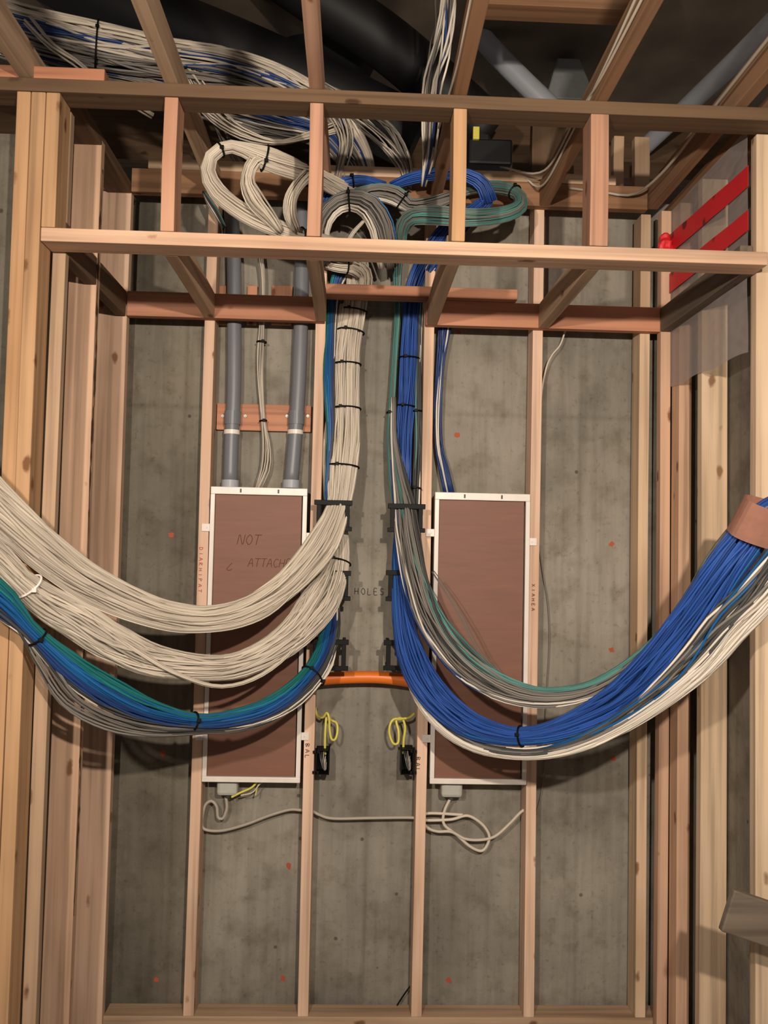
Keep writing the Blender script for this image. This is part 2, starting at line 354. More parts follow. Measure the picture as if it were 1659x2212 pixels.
# ------------------------------------------------------------------ plastic sheet with red tape on the right wall
bm = bmesh.new(); g = {}
ny, nz = 30, 24
for i in range(ny+1):
    for j in range(nz+1):
        Y = -.672+.64*i/ny; Z = 2.318+.68*j/nz
        if j == 0: Z += .004*math.sin(i*.45)+.0005*i
        x = 1.686-.004*noise.noise(Vector((Y*5, Z*5, 0)))
        g[i, j] = bm.verts.new((x, Y, Z))
for i in range(ny):
    for j in range(nz): bm.faces.new((g[i, j], g[i+1, j], g[i+1, j+1], g[i, j+1]))
film = put('plastic_sheet', bm, MAT['film'], smooth=True); tag(film, 'translucent plastic sheet hung over the upper right side wall', 'plastic sheet')
def tape(z0a, z1a, z0b, z1b, Ya, Yb, label):
    bm = bmesh.new(); n = 14; A = []
    for i in range(n+1):
        t = i/n; Y = Ya+(Yb-Ya)*t; za = z0a+(z0b-z0a)*t; zb = z1a+(z1b-z1a)*t; x = 1.679-.001*math.sin(i)
        A.append([bm.verts.new((x, Y, za)), bm.verts.new((x, Y, zb)), bm.verts.new((x+.001, Y, zb)), bm.verts.new((x+.001, Y, za))])
    for a, b in zip(A, A[1:]):
        for k in range(4): bm.faces.new((a[k], b[k], b[(k+1) % 4], a[(k+1) % 4]))
    bm.faces.new(A[0]); bm.faces.new(A[-1][::-1])
    tag(put('red_tape', bm, MAT['tape']), label, 'tape', 'red tape strips on the plastic sheet')
tape(2.832, 2.905, 2.812, 2.876, -.05, -.69, 'upper strip of red tape on the plastic sheet')
tape(2.684, 2.758, 2.680, 2.742, -.05, -.69, 'lower strip of red tape on the plastic sheet')

bm = bmesh.new(); bmesh.ops.create_icosphere(bm, subdivisions=3, radius=.034, matrix=Matrix.Translation((1.655, -.075, 2.852)) @ Matrix.Diagonal((.7, .7, 1.2, 1)))
for v in bm.verts: v.co += v.normal*.016*noise.noise(v.co*45)
tag(put('red_tape', bm, MAT['tape']), 'crumpled wad of red tape at the inner end of the upper strip', 'tape')

# ------------------------------------------------------------------ writing
G = {'N': [[(0, 0), (.1, 1), (.8, 0), (.9, 1)]], 'O': [[(.5, 0), (.05, .45), (.4, 1), (.9, .6), (.75, .1), (.4, 0)]], 'T': [[(0, 1), (1, 1)], [(.5, 1), (.45, 0)]],
     'A': [[(0, 0), (.45, 1), (.9, 0)], [(.2, .4), (.7, .42)]], 'C': [[(.85, .85), (.4, 1), (.05, .5), (.4, 0), (.85, .12)]], 'H': [[(0, 0), (.05, 1)], [(.8, 0), (.8, 1)], [(0, .5), (.8, .5)]],
     'E': [[(.8, 1), (.1, 1), (.1, 0), (.85, 0)], [(.1, .5), (.7, .5)]], 'D': [[(.1, 0), (.1, 1), (.8, .7), (.75, .2), (.1, 0)]], 'L': [[(.1, 1), (.1, 0), (.8, 0)]], 'S': [[(.8, .9), (.3, 1), (.15, .65), (.75, .4), (.6, .03), (.05, .08)]],
     'R': [[(0, 0), (0, 1), (.7, .8), (0, .5), (.8, 0)]], 'P': [[(0, 0), (0, 1), (.7, .75), (0, .5)]], 'I': [[(.4, 0), (.4, 1)]], '>': [[(.9, .9), (.2, .4), (0, .1), (.5, 0), (.9, .2)]], ' ': [], 'B': [[(0, 0), (0, 1), (.7, .75), (0, .5), (.8, .25), (0, 0)]], 'X': [[(0, 0), (.8, 1)], [(0, 1), (.8, 0)]]}
def write(name, text, px, py, h, Y, mat, parent, slant=0, adv=1.15, r=.0016, vertical=False):
    """hand lettering drawn with a marker; starts at pixel-located point on plane Y, h = letter height in m"""
    o = at(px, py, Y); bm = bmesh.new()
    for i, ch in enumerate(text):
        for st in G[ch]:
            pts = []
            for (u, v) in st:
                if vertical: p = Vector((o.x+v*h, Y, o.z-i*adv*h-u*h*.9))
                else: p = Vector((o.x+(i*adv+u*.85)*h*.8+v*slant*h, Y, o.z+v*h))
                pts.append(p)
            pts = [Vector(q) for q in spline(pts, max(2, 4*len(pts)))]
            tube(bm, pts, r, 5)
    for v in bm.verts: v.co.y = Y+(v.co.y-Y)*.25
    return put(name, bm, mat, parent)
hw_ = write('handwriting', 'HOLES', 766, 1284, .024, .1142, MAT['ink'], None, adv=1.25, r=.0013)
tag(hw_, 'black marker word HOLES on the concrete between the cable columns', 'handwriting')

# ------------------------------------------------------------------ orange and form marks on the concrete
dots = [(370, 1155, 'orange paint dot on the concrete level with the scribbled word, left bay'), (352, 1628, 'orange paint dot in the left bay below the blue swag'), (337, 2116, 'faint orange dot low in the left bay'),
        (624, 1871, 'orange paint dot low beside the second stud'), (611, 2113, 'faint orange dot near the foot of the second bay'), (988, 940, 'orange paint dot above the blank panel'), (990, 718, 'orange dot just under the right ledger'),
        (1322, 1175, 'orange paint dot in the right bay, highest of its column'), (1321, 1404, 'orange paint dot in the right bay above the sag of blue cable'), (1324, 1638, 'faint orange dot in the right bay below the sag'), (968, 2118, 'faint orange dot low in the bay under the blank panel')]
for px, py, lb in dots:
    c = at(px, py, .1145); bm = bmesh.new(); rs = [random.uniform(.007, .013) for _ in range(12)]
    f = [bm.verts.new((c.x+math.cos(i*math.pi/6)*rs[i], .1145, c.z+math.sin(i*math.pi/6)*rs[i]*1.1)) for i in range(12)]
    fc = bm.faces.new(f); r = bmesh.ops.extrude_face_region(bm, geom=[fc])
    bmesh.ops.translate(bm, verts=[v for v in r['geom'] if isinstance(v, bmesh.types.BMVert)], vec=(0, .0008, 0))
    tag(put('paint_mark', bm, MAT['paint']), lb, 'paint mark', 'orange marks on the concrete')

# ------------------------------------------------------------------ media enclosures
def enclosure(xa, xb, z0, z1, label, writing):
    t = empty('wall_enclosure', ((xa+xb)/2, .04, z0), label, 'enclosure')
    yf = -.014; bm = bmesh.new(); bt, bs = .027, .016
    box(bm, (xa, yf, z1-bt), (xb, .004, z1), .002); box(bm, (xa, yf, z0), (xb, .004, z0+.019), .002)
    box(bm, (xa, yf, z0+.019), (xa+bs, .004, z1-bt), .0015); box(bm, (xb-bs, yf, z0+.019), (xb, .004, z1-bt), .0015)
    put('frame', bm, MAT['enam'], t)
    bm = bmesh.new(); box(bm, (xa+.004, .004, z0+.004), (xa+.007, .085, z1-.004)); box(bm, (xb-.007, .004, z0+.004), (xb-.004, .085, z1-.004))
    box(bm, (xa+.004, .004, z0+.004), (xb-.004, .085, z0+.007)); box(bm, (xa+.004, .004, z1-.007), (xb-.004, .085, z1-.004)); box(bm, (xa+.004, .082, z0+.004), (xb-.004, .085, z1-.004))
    put('shell', bm, MAT['enam'], t)
    bm = bmesh.new(); box(bm, (xa+bs+(.001), -.002, z0+.02), (xb-bs-.004, .002, z1-bt-.001), .001)
    pn = put('cover_panel', bm, MAT['panel'], t)
    for k, (x, z) in enumerate([(xa-.012, z1-.15), (xb+.010, z1-.175), (xa-.012, z0+.16), (xb+.010, z0+.165)]):
        bm = bmesh.new(); box(bm, (x-.018, -.006, z-.014), (x+.018, -.0035, z+.014), .001)
        for s in bmesh.ops.create_cone(bm, cap_ends=True, segments=10, radius1=.004, radius2=.003, depth=.004, matrix=Matrix.Translation((x, -.007, z)) @ Matrix.Rotation(math.pi/2, 4, 'X'))['verts']: pass
        put('mounting_tab', bm, MAT['enam'], t)
    for fx in (.31, .70):
        bm = bmesh.new(); x = xa+(xb-xa)*fx; box(bm, (x-.003, yf-.0015, z1-.02), (x+.003, yf, z1-.006), .0008)
        put('slot', bm, MAT['char'], t)
    if writing:
        a = write('handwriting', 'NOT', 512, 1176, .036, -.0028, MAT['faint'], pn, slant=.2, adv=1.0, r=.0013); a['label'] = 'faint marker word NOT'
        a = write('handwriting', 'ATTACHED', 535, 1224, .030, -.0028, MAT['faint'], pn, slant=.15, adv=.95, r=.0012); a['label'] = 'faint marker word ATTACHED'
        a = write('arrow_mark', '>', 490, 1232, .03, -.0028, MAT['faint'], pn, adv=1, r=.0012)
    return t
enclosure(.005, .3565, .865, 1.928, 'tall white-framed recessed box with scribbles on its brown cover', True)
enclosure(.825, 1.1775, .868, 1.927, 'tall white-framed recessed box with a blank brown cover', False)
def mark(txt, px, py, h, m, lb, adv=1.3):
    o = write('stamp', txt, px, py, h, -.0012, m, None, adv=adv, r=.0011, vertical=True); tag(o, lb, 'stamp')
mark('DIARHIPAT', 431, 1182, .012, MAT['redink'], 'red vertical stamp on the first wall stud', 1.6)
mark('BAL', 660, 1607, .014, MAT['ink'], 'dark pencilled letters on the second wall stud beside the left switch box', 1.4)
mark('BAL', 899, 1636, .014, MAT['ink'], 'dark pencilled letters on the third wall stud beside the right switch box', 1.4)
mark('XIAHEA', 1149, 1262, .011, MAT['faint'], 'brown stamp on the fourth wall stud', 1.6)

# ------------------------------------------------------------------ conduits
def conduit(pts, label, wy):
    t = empty('conduit', at(*pts[-1][:2], .06), label, 'conduit', 'grey conduits into the scribbled panel')
    P = [at(px, py, .058) for px, py in pts]; P = [Vector(q) for q in spline([tuple(p) for p in P], 20)]
    bm = bmesh.new(); tube(bm, P, .0275, 24); put('pipe', bm, MAT['pvc'], t, True)
    for (y, hgt, r, m, nm) in ((wy, .05, .031, 'pvc', 'coupling'), (wy+31, .016, .0295, 'enam', 'white_collar'), (1046, .03, .032, 'pvcl', 'end_fitting')):
        x = pts[0][0]
        for (a, b) in zip(pts, pts[1:]):
            if a[1] <= y <= b[1]: x = a[0]+(b[0]-a[0])*(y-a[1])/(b[1]-a[1])
        c = at(x, y, .058); bm = bmesh.new(); tube(bm, [c+Vector((0, 0, hgt/2)), c-Vector((0, 0, hgt/2))], r, 24); put(nm, bm, MAT[m], t)
    return t
conduit([(496, 400), (505, 560), (506, 700), (505, 850), (500, 950), (497, 1054)], 'left grey conduit running down into the scribbled panel box', 903)
conduit([(650, 420), (652, 560), (650, 700), (644, 850), (637, 950), (628, 1054)], 'right grey conduit running down into the scribbled panel box', 903)
for px, lb in ((481, 'left'), (530, 'right'), (620, 'left'), (665, 'right')):
    c = at(px, 899, .085); bm = bmesh.new(); bmesh.ops.create_cone(bm, cap_ends=True, segments=12, radius1=.006, radius2=.006, depth=.005, matrix=Matrix.Translation(c) @ Matrix.Rotation(math.pi/2, 4, 'X'))
    bmesh.ops.create_cone(bm, cap_ends=True, segments=6, radius1=.0035, radius2=.0035, depth=.007, matrix=Matrix.Translation(c+Vector((0, -.006, 0))) @ Matrix.Rotation(math.pi/2, 4, 'X'))
    tag(put('bolt', bm, MAT['steel']), 'steel bolt %s of the %s grey conduit on the batten' % (lb, 'left' if px < 560 else 'right'), 'bolt')
P = [at(px, py, .03) for px, py in ((668, 1474), (700, 1467), (760, 1463), (830, 1464), (905, 1475))]
bm = bmesh.new(); tube(bm, [Vector(q) for q in spline([tuple(p) for p in P], 24)], .0225, 20)
tag(put('orange_tube', bm, MAT['orange'], smooth=True), 'orange flexible tube bridging the two middle studs', 'tube')

# ------------------------------------------------------------------ cable brackets
def bracket(px0, px1, py0, py1, label):
    Y = -.105; a = at(px0, py0, Y); b = at(px1, py1, Y); x0, x1, z1, z0 = a.x, b.x, a.z, b.z
    t = empty('cable_bracket', ((x0+x1)/2, -.05, z0), label, 'cable bracket', 'black cable brackets on the middle studs')
    def bar(nm, p, q):
        bm = bmesh.new(); box(bm, p, q, .0015); put(nm, bm, MAT['black'], t)
    bar('top_bar', (x0-.005, Y-.007, z1-.009), (x1+.005, Y+.007, z1+.009)); bar('bottom_bar', (x0-.005, Y-.007, z0-.008), (x1+.005, Y+.007, z0+.008))
    bar('upright', (x0+.004, Y-.006, z0), (x0+.020, Y+.006, z1)); bar('upright', (x1-.020, Y-.006, z0), (x1-.004, Y+.006, z1))
    for x in (x0+.006, x1-.018):
        for z in (z0, z1): bar('arm', (x, Y, z-.005), (x+.012, .02, z+.005))
for (a, lb) in (((682, 757, 1085, 1143), 'top left bracket'), ((680, 754, 1237, 1293), 'middle left bracket'), ((674, 749, 1386, 1444), 'bottom left bracket'),
                ((841, 915, 1093, 1146), 'top right bracket'), ((837, 911, 1237, 1295), 'middle right bracket'), ((832, 906, 1388, 1444), 'bottom right bracket')):
    bracket(*a, 'black plastic cable bracket, %s of the six between the middle studs' % lb)

# ------------------------------------------------------------------ cable bundles
def bundle(label, ctrl, layers, cat='cable bundle', flat=.6, d=.0065, ties=(), seed=1, n=None, wob=.12, name='cable_bundle', group=None, tiemat='black', front=.7, spread_end=None):
    """ctrl: (px, py, Y, half width px). layers: (count, material, umin, umax, label). u=+1 is the left-hand side of travel seen from the front"""
    R = random.Random(seed)
    pts = []
    for (px, py, Y, hw) in ctrl:
        p = at(px, py, Y); pts.append((p.x, p.y, p.z, pxm(p, hw)))
    L = sum(math.dist(a[:3], b[:3]) for a, b in zip(pts, pts[1:]))
    n = n or max(14, min(70, int(L/.035)))
    sp = spline(pts, n); P = [Vector(q[:3]) for q in sp]; RU = [max(.004, q[3]) for q in sp]
    fr = []
    for i in range(n):
        T = (P[min(i+1, n-1)]-P[max(i-1, 0)]).normalized(); N_ = T.cross(Vector((0, 1, 0))).normalized()
        fr.append((T, N_, T.cross(N_)))           # B points to the viewer side or away consistently
    t = empty(name, P[n//2], label, cat, group)
    for (cnt, mat, u0, u1, lb, *du) in layers:
        for k in range(cnt):
            u = u0+(u1-u0)*((k+R.random())/cnt); lim = math.sqrt(max(.02, 1-u*u))
            v = lim*(1-2*R.random()**(1.0/(1+front))) * 1.0
            f1, f2, p1, p2 = R.uniform(.6, 1.6), R.uniform(.6, 1.6), R.uniform(0, 6.3), R.uniform(0, 6.3)
            a1, a2 = wob*R.uniform(.3, 1.6), wob*1.5*R.uniform(.3, 1.5)
            rr = d/2*R.uniform(.88, 1.12); Q = []
            for i in range(n):
                s = i/(n-1)*L; uu = u+((du[0]*max(0, 1-2.2*s/L)+(du[1]*max(0, min(1, 3.2*s/L-1.7)) if len(du) > 1 else 0)) if du else 0)+a1*math.sin(6.28*f1*s/.9+p1); vv = v+a2*math.sin(6.28*f2*s/.9+p2)
                m_ = math.hypot(uu, vv)
                if m_ > 1.03: uu, vv = uu/m_*1.03, vv/m_*1.03
                T, N_, B_ = fr[i]; rv = max(RU[i]*flat, min(RU[i], .02))
                yv = Vector((0, 1, 0)) - T*T.y; yv = yv.normalized()
                Q.append(P[i]+N_*(uu*max(.0005, RU[i]-rr))+yv*(vv*rv))
            bm = bmesh.new(); tube(bm, Q, rr, 6)
            o = put('cable', bm, MAT[mat], t, True, origin=Q[n//2])
            if lb: o['label'] = lb
    for tt in ties:
        best = min(range(n), key=lambda i: (P[i]-at(tt[0], tt[1], P[i].y)).length)
        T, N_, B_ = fr[best]; yv = (Vector((0, 1, 0))-T*T.y).normalized(); ru = RU[best]*1.05+.002; rv = max(RU[best]*flat, min(RU[best], .02))*1.1+.003
        ring = [P[best]+N_*math.cos(a)*ru+yv*math.sin(a)*rv for a in [2*math.pi*k/28 for k in range(29)]]
        bm = bmesh.new(); tube(bm, ring, .0032, 6)
        e = P[best]-yv*(rv+.003)+N_*ru*.4; box(bm, e-Vector((.006, .004, .005)), e+Vector((.006, .004, .005)), .001)
        put('cable_tie', bm, MAT[tt[2] if len(tt) > 2 else tiemat], t)
    return t

# left swags
bundle('upper white cable swag on the left, leaving the top left bracket',
  [(-330, 760, -1.25, 54), (-90, 1010, -1.05, 52), (0, 1097, -.95, 47), (100, 1186, -.82, 42), (190, 1252, -.70, 36), (300, 1306, -.58, 31), (375, 1327, -.5, 27), (450, 1333, -.42, 27), (530, 1316, -.34, 28), (605, 1275, -.26, 30), (655, 1228, -.20, 33), (700, 1168, -.14, 34), (730, 1100, -.09, 26), (738, 1045, -.06, 30), (746, 950, -.03, 32), (749, 850, .0, 27), (752, 760, .02, 27), (764, 680, .045, 26), (773, 620, .045, 25), (772, 575, .0, 25), (762, 530, -.06, 28)],
  [(84, 'white', -1, 1, None)], d=.0078, flat=.55, seed=3, wob=.16, ties=[(752, 790), (748, 886), (742, 1003), (760, 710), (768, 668)])
bundle('lower white cable swag on the left, leaving the middle left bracket',
  [(-330, 860, -1.25, 32), (-90, 1120, -1.05, 30), (0, 1208, -.93, 31), (40, 1250, -.88, 30), (100, 1300, -.80, 38), (165, 1338, -.73, 42), (240, 1386, -.65, 42), (325, 1425, -.56, 36), (420, 1441, -.48, 29), (500, 1440, -.40, 28), (575, 1412, -.33, 31), (640, 1365, -.25, 36), (690, 1302, -.17, 42), (722, 1240, -.09, 30), (733, 1180, -.04, 22), (722, 1080, .0, 22), (722, 950, .03, 24), (735, 850, .03, 20), (738, 760, .04, 18), (748, 660, .05, 16)],
  [(96, 'white', -1, 1, None)], d=.0068, flat=.6, seed=5, wob=.26, ties=[(722, 1222), (50, 1256, 'enam')])
bundle('loose white strand pair hanging between the two white swags on the left',
  [(-60, 1130, -1.0, 8), (20, 1175, -.92, 8), (75, 1225, -.85, 6), (200, 1305, -.72, 7), (330, 1350, -.6, 7), (420, 1362, -.5, 6), (520, 1350, -.4, 6), (600, 1310, -.30, 6), (680, 1220, -.18, 5)], [(5, 'white', -1, 1, None)], d=.0062, seed=8)
bundle('stray white strands sagging below the lower white swag',
  [(60, 1270, -.86, 10), (180, 1330, -.75, 10), (300, 1410, -.62, 8), (380, 1455, -.55, 7), (470, 1482, -.46, 5), (550, 1465, -.38, 5), (620, 1415, -.31, 5), (670, 1340, -.24, 8)], [(5, 'white', -1, 1, None)], d=.006, seed=9, wob=.3)
bundle('blue and teal cable swag on the lower left, leaving the bottom left bracket',
  [(-330, 940, -1.25, 36), (-90, 1210, -1.04, 34), (0, 1296, -.95, 36), (66, 1362, -.88, 21), (150, 1440, -.80, 34), (240, 1500, -.70, 37), (330, 1540, -.60, 27), (430, 1559, -.50, 17), (520, 1550, -.41, 22), (590, 1527, -.33, 25), (650, 1484, -.25, 25), (692, 1430, -.16, 22), (712, 1370, -.08, 22), (718, 1300, -.02, 16), (715, 1180, .02, 14), (706, 1070, -.05, 6), (711, 1000, -.05, 7), (714, 930, -.045, 9), (712, 860, -.03, 12), (711, 790, -.01, 13), (716, 700, .03, 12), (722, 630, .05, 14), (740, 580, .02, 18)],
  [(16, 'green', .55, 1, 'teal cable'), (34, 'azure', -.15, .7, 'bright blue cable'), (22, 'deep', -.6, .2, 'deep blue cable'), (18, 'char', -1, -.4, 'dark grey cable'), (3, 'bright', -.98, -.8, 'white cable')], d=.0068, seed=11, ties=[(68, 1364), (430, 1559), (668, 1465)], wob=.16)
bundle('loose grey cables drooping below the blue and teal swag',
  [(40, 1350, -.9, 10), (95, 1430, -.84, 18), (150, 1510, -.78, 22), (240, 1560, -.69, 20), (340, 1580, -.59, 12), (430, 1578, -.5, 9), (520, 1572, -.41, 9), (600, 1545, -.32, 9), (665, 1493, -.24, 10), (705, 1430, -.15, 8)], [(14, 'grey', -1, 1, None), (2, 'char', -.6, .6, 'charcoal cable')], d=.006, seed=12, wob=.25)
bundle('two white cables curving out of the bottom left bracket',
  [(727, 1310, -.04, 5), (725, 1380, -.08, 6), (716, 1435, -.14, 7), (690, 1475, -.2, 7), (640, 1525, -.28, 6), (560, 1562, -.37, 5), (470, 1575, -.45, 4)], [(4, 'bright', -1, 1, None)], d=.0075, seed=14, ties=[(692, 1473)])
# right swags
bundle('teal and grey cable swag on the right, leaving the top right bracket',
  [(850, 860, .03, 7), (850, 940, .01, 10), (858, 1010, -.02, 16), (874, 1095, -.08, 24), (880, 1150, -.12, 27), (898, 1240, -.19, 33), (924, 1320, -.25, 38), (965, 1388, -.31, 38), (1018, 1444, -.37, 36), (1087, 1486, -.43, 30), (1170, 1506, -.5, 24), (1270, 1492, -.58, 20), (1360, 1438, -.66, 15), (1432, 1365, -.73, 11), (1490, 1280, -.79, 9), (1530, 1205, -.84, 7), (1580, 1140, -.88, 7), (1630, 1105, -.93, 8), (1700, 1080, -1.0, 8), (1900, 1010, -1.13, 9), (2280, 870, -1.5, 11)],
  [(26, 'teal', .5, 1, 'teal cable', -1.0, -1.1), (26, 'grey', -.9, .6, 'grey cable'), (16, 'char', -.4, .6, 'charcoal cable', .5), (3, 'bright', -.95, -.75, 'white cable'), (4, 'deep', -1, -.6, 'blue cable')], d=.0066, seed=21, wob=.14)
bundle('thick bright blue cable swag on the right, running up to the tan wrap',
  [(866, 1110, -.0, 12), (857, 1200, -.06, 10), (862, 1265, -.1, 16), (870, 1340, -.15, 23), (887, 1412, -.2, 31), (917, 1475, -.26, 34), (962, 1527, -.32, 33), (1020, 1568, -.38, 29), (1090, 1588, -.45, 22), (1135, 1590, -.49, 20), (1190, 1582, -.54, 24), (1270, 1552, -.6, 32), (1350, 1503, -.67, 40), (1430, 1422, -.74, 44), (1500, 1332, -.80, 44), (1560, 1240, -.86, 43), (1612, 1168, -.90, 42), (1655, 1112, -.94, 34), (1705, 1082, -1.0, 30), (1770, 1062, -1.05, 30), (1930, 1000, -1.15, 32), (2300, 860, -1.5, 38)],
  [(92, 'blue', -1, 1, None), (2, 'azure', -.8, -.6, 'lighter blue cable')], d=.0078, flat=.6, seed=22, wob=.16, ties=[(1130, 1590)])
bundle('white and grey cable swag on the far right, leaving the bottom right bracket',
  [(875, 1345, -.1, 5), (874, 1395, -.14, 7), (884, 1450, -.18, 11), (908, 1510, -.24, 14), (952, 1567, -.30, 14), (1012, 1607, -.37, 13), (1082, 1625, -.44, 13), (1165, 1627, -.52, 14), (1250, 1606, -.6, 19), (1340, 1562, -.67, 24), (1430, 1498, -.74, 32), (1510, 1424, -.8, 42), (1570, 1352, -.85, 46), (1624, 1298, -.9, 44), (1674, 1234, -.94, 42), (1735, 1150, -1.0, 40), (1880, 960, -1.12, 40), (2300, 700, -1.5, 44)],
  [(46, 'bright', -1, .15, 'white cable'), (16, 'char', .1, .9, 'charcoal cable'), (10, 'grey', -.3, .9, 'grey cable'), (3, 'azure', .5, .9, 'blue cable'), (4, 'bright', .4, 1, 'white cable')], d=.0085, flat=.6, seed=23, wob=.18)
bundle('thin grey strands standing in for a cable shadow on the blank brown cover',
  [(935, 1235, -.2, 4), (965, 1280, -.24, 6), (1000, 1340, -.28, 6), (1030, 1400, -.33, 6), (1080, 1455, -.4, 5)], [(3, 'grey', -1, 1, None)], d=.003, seed=25)  # strands added along the line of a cable's shadow on the cover
# right riser columns
bundle('bright blue cable column rising between the middle studs',
  [(868, 1108, .0, 15), (874, 1050, .0, 14), (872, 1000, .0, 17), (873, 930, .02, 19), (880, 850, .035, 20), (885, 760, .05, 20), (889, 690, .055, 19), (895, 640, .05, 22), (912, 590, .03, 24), (940, 545, -.02, 28), (985, 490, -.08, 28), (1030, 455, -.14, 18), (1055, 430, -.18, 15)],
  [(60, 'blue', -1, 1, None)], d=.0066, seed=31, wob=.14, ties=[(884, 767), (874, 886)])
bundle('teal cable column rising along the left of the blue one',
  [(856, 1098, -.06, 8), (846, 1030, -.02, 7), (842, 930, .02, 7), (848, 850, .035, 7), (853, 760, .05, 7), (858, 680, .055, 8), (858, 600, .04, 10), (862, 540, .0, 12), (868, 490, -.05, 14)],
  [(14, 'teal', -1, 1, None), (5, 'grey', -1, 0, 'grey cable')], d=.006, seed=32, ties=[(849, 885)])
bundle('grey and white cable column squeezed between the blue column and the third stud',
  [(897, 1140, -.06, 8), (899, 1060, -.02, 9), (903, 960, .02, 9), (902, 870, .03, 9), (904, 780, .05, 7), (907, 700, .055, 6), (915, 630, .04, 6), (935, 575, .0, 6)],
  [(5, 'bright', -1, 1, 'white cable'), (8, 'char', -1, 1, 'charcoal cable'), (3, 'teal', .3, 1, 'teal cable')], d=.0066, seed=33, ties=[(901, 1052), (902, 886)], wob=.3)
bundle('blue cables behind the third stud dropping into the blank panel box',
  [(962, 700, .055, 15), (952, 790, .06, 10), (946, 880, .06, 9), (948, 960, .06, 9), (958, 1010, .055, 11), (970, 1066, .05, 12)],
  [(14, 'deep', -1, 1, None), (4, 'bright', -.4, .5, 'white cable')], d=.0062, seed=34, wob=.3)
bundle('slim bunch of white wires hanging between the two grey conduits',
  [(560, 545, .05, 9), (567, 600, .055, 8), (567, 700, .06, 7), (564, 760, .06, 9), (563, 820, .06, 8), (568, 905, .06, 6), (574, 960, .06, 10), (572, 1010, .06, 12), (556, 1056, .05, 8)],
  [(9, 'white', -1, 1, None), (3, 'grey', -1, 1, 'grey wire')], d=.0052, seed=35, ties=[(567, 735), (568, 905)], wob=.3)

# top coils
bundle('big white cable loop at the left of the coils inside the soffit',
  [(770, 425, -.1, 20), (700, 392, -.25, 24), (640, 368, -.42, 26), (580, 345, -.5, 27), (530, 325, -.52, 17), (490, 318, -.54, 14), (457, 338, -.55, 15), (450, 375, -.52, 17), (470, 415, -.48, 20), (520, 455, -.42, 21), (580, 485, -.38, 21), (640, 508, -.32, 18), (700, 524, -.24, 18), (760, 545, -.12, 22)],
  [(72, 'white', -1, 1, None)], d=.0066, seed=41, wob=.13, ties=[(466, 325), (563, 342), (655, 376), (643, 510)], name='cable_coil')
bundle('fan of white cables dropping inside the white loop',
  [(575, 338, -.5, 18), (548, 352, -.52, 16), (535, 390, -.5, 16), (550, 430, -.47, 21), (582, 470, -.42, 16), (605, 500, -.38, 9)],
  [(24, 'white', -1, 1, None)], d=.0056, seed=42, wob=.25, name='cable_coil')
bundle('short arc of white cables at the right end of the white loop',
  [(668, 378, -.42, 16), (648, 398, -.43, 15), (630, 430, -.42, 16), (628, 465, -.4, 15), (640, 497, -.36, 9)],
  [(20, 'white', -1, 1, None)], d=.0056, seed=43, wob=.25, name='cable_coil')
bundle('bright blue cable arch left of the coil centre',
  [(692, 480, -.12, 12), (700, 440, -.15, 12), (722, 408, -.16, 13), (755, 392, -.16, 12), (790, 390, -.15, 10), (830, 402, -.12, 10)],
  [(30, 'blue', -1, 1, None)], d=.0058, seed=44, ties=[(757, 392)], name='cable_coil')
bundle('bright blue cable arch right of the coil centre',
  [(845, 402, -.12, 9), (890, 385, -.15, 14), (945, 376, -.18, 15), (1000, 378, -.2, 15), (1040, 398, -.2, 17), (1058, 438, -.18, 18)],
  [(40, 'blue', -1, 1, None)], d=.0058, seed=45, name='cable_coil')
bundle('round grey and white cable coil left of centre inside the soffit',
  [(712, 560, -.12, 24), (690, 520, -.16, 22), (697, 475, -.19, 22), (722, 445, -.2, 22), (755, 432, -.21, 24), (795, 445, -.2, 28), (822, 485, -.18, 28), (832, 530, -.14, 26), (838, 575, -.08, 22)],
  [(40, 'grey', -.3, 1, 'grey cable'), (12, 'char', -.2, .9, 'charcoal cable'), (14, 'bright', -1, -.6, 'white cable'), (3, 'azure', .8, 1, 'azure cable')], d=.0062, seed=46, wob=.12, ties=[(757, 432)], name='cable_coil')
bundle('grey cable arch at the centre of the coils',
  [(770, 425, -.14, 18), (815, 415, -.15, 20), (860, 425, -.16, 22), (885, 445, -.15, 16), (930, 440, -.14, 16), (975, 425, -.12, 14)],
  [(30, 'grey', -1, 1, None), (4, 'bright', -.9, -.7, 'white cable'), (8, 'teal', .2, .9, 'teal cable')], d=.006, seed=47, ties=[(872, 430)], name='cable_coil')
bundle('wide flat teal-grey cable loop at the right of the coils inside the soffit',
  [(970, 425, -.1, 12), (1020, 408, -.1, 12), (1075, 405, -.12, 14), (1118, 420, -.17, 14), (1122, 448, -.23, 16), (1080, 465, -.27, 18), (1010, 470, -.28, 20), (940, 465, -.25, 22), (890, 468, -.2, 20), (868, 495, -.14, 16), (862, 540, -.06, 15)],
  [(34, 'teal', -1, 1, 'teal cable'), (40, 'grey', -1, 1, 'grey cable')], d=.0058, seed=48, wob=.13, name='cable_coil', ties=[(1105, 418)])
bundle('white cable coil tail curling under the lower soffit beam',
  [(700, 565, -.05, 14), (730, 572, -.07, 16), (760, 575, -.05, 18), (785, 590, .0, 20), (790, 620, .04, 16), (782, 650, .05, 13)],
  [(30, 'white', -1, 1, None)], d=.0062, seed=49, wob=.2, ties=[(742, 573)], name='cable_coil')
bundle('small stiff white cable crossing the grey coil', [(752, 520, -.2, 5), (765, 500, -.2, 5), (785, 478, -.2, 4)], [(6, 'bright', -1, 1, None)], d=.006, seed=50, name='cable_coil')
bundle('teal tail hanging left of the grey conduit', [(440, 415, -.05, 4), (452, 435, -.06, 8), (468, 460, -.06, 9), (484, 490, -.03, 6)], [(6, 'teal', -1, 1, None), (4, 'char', -1, 1, 'dark cable'), (2, 'bright', -1, -.6, 'white cable')], d=.006, seed=51, name='cable_coil')

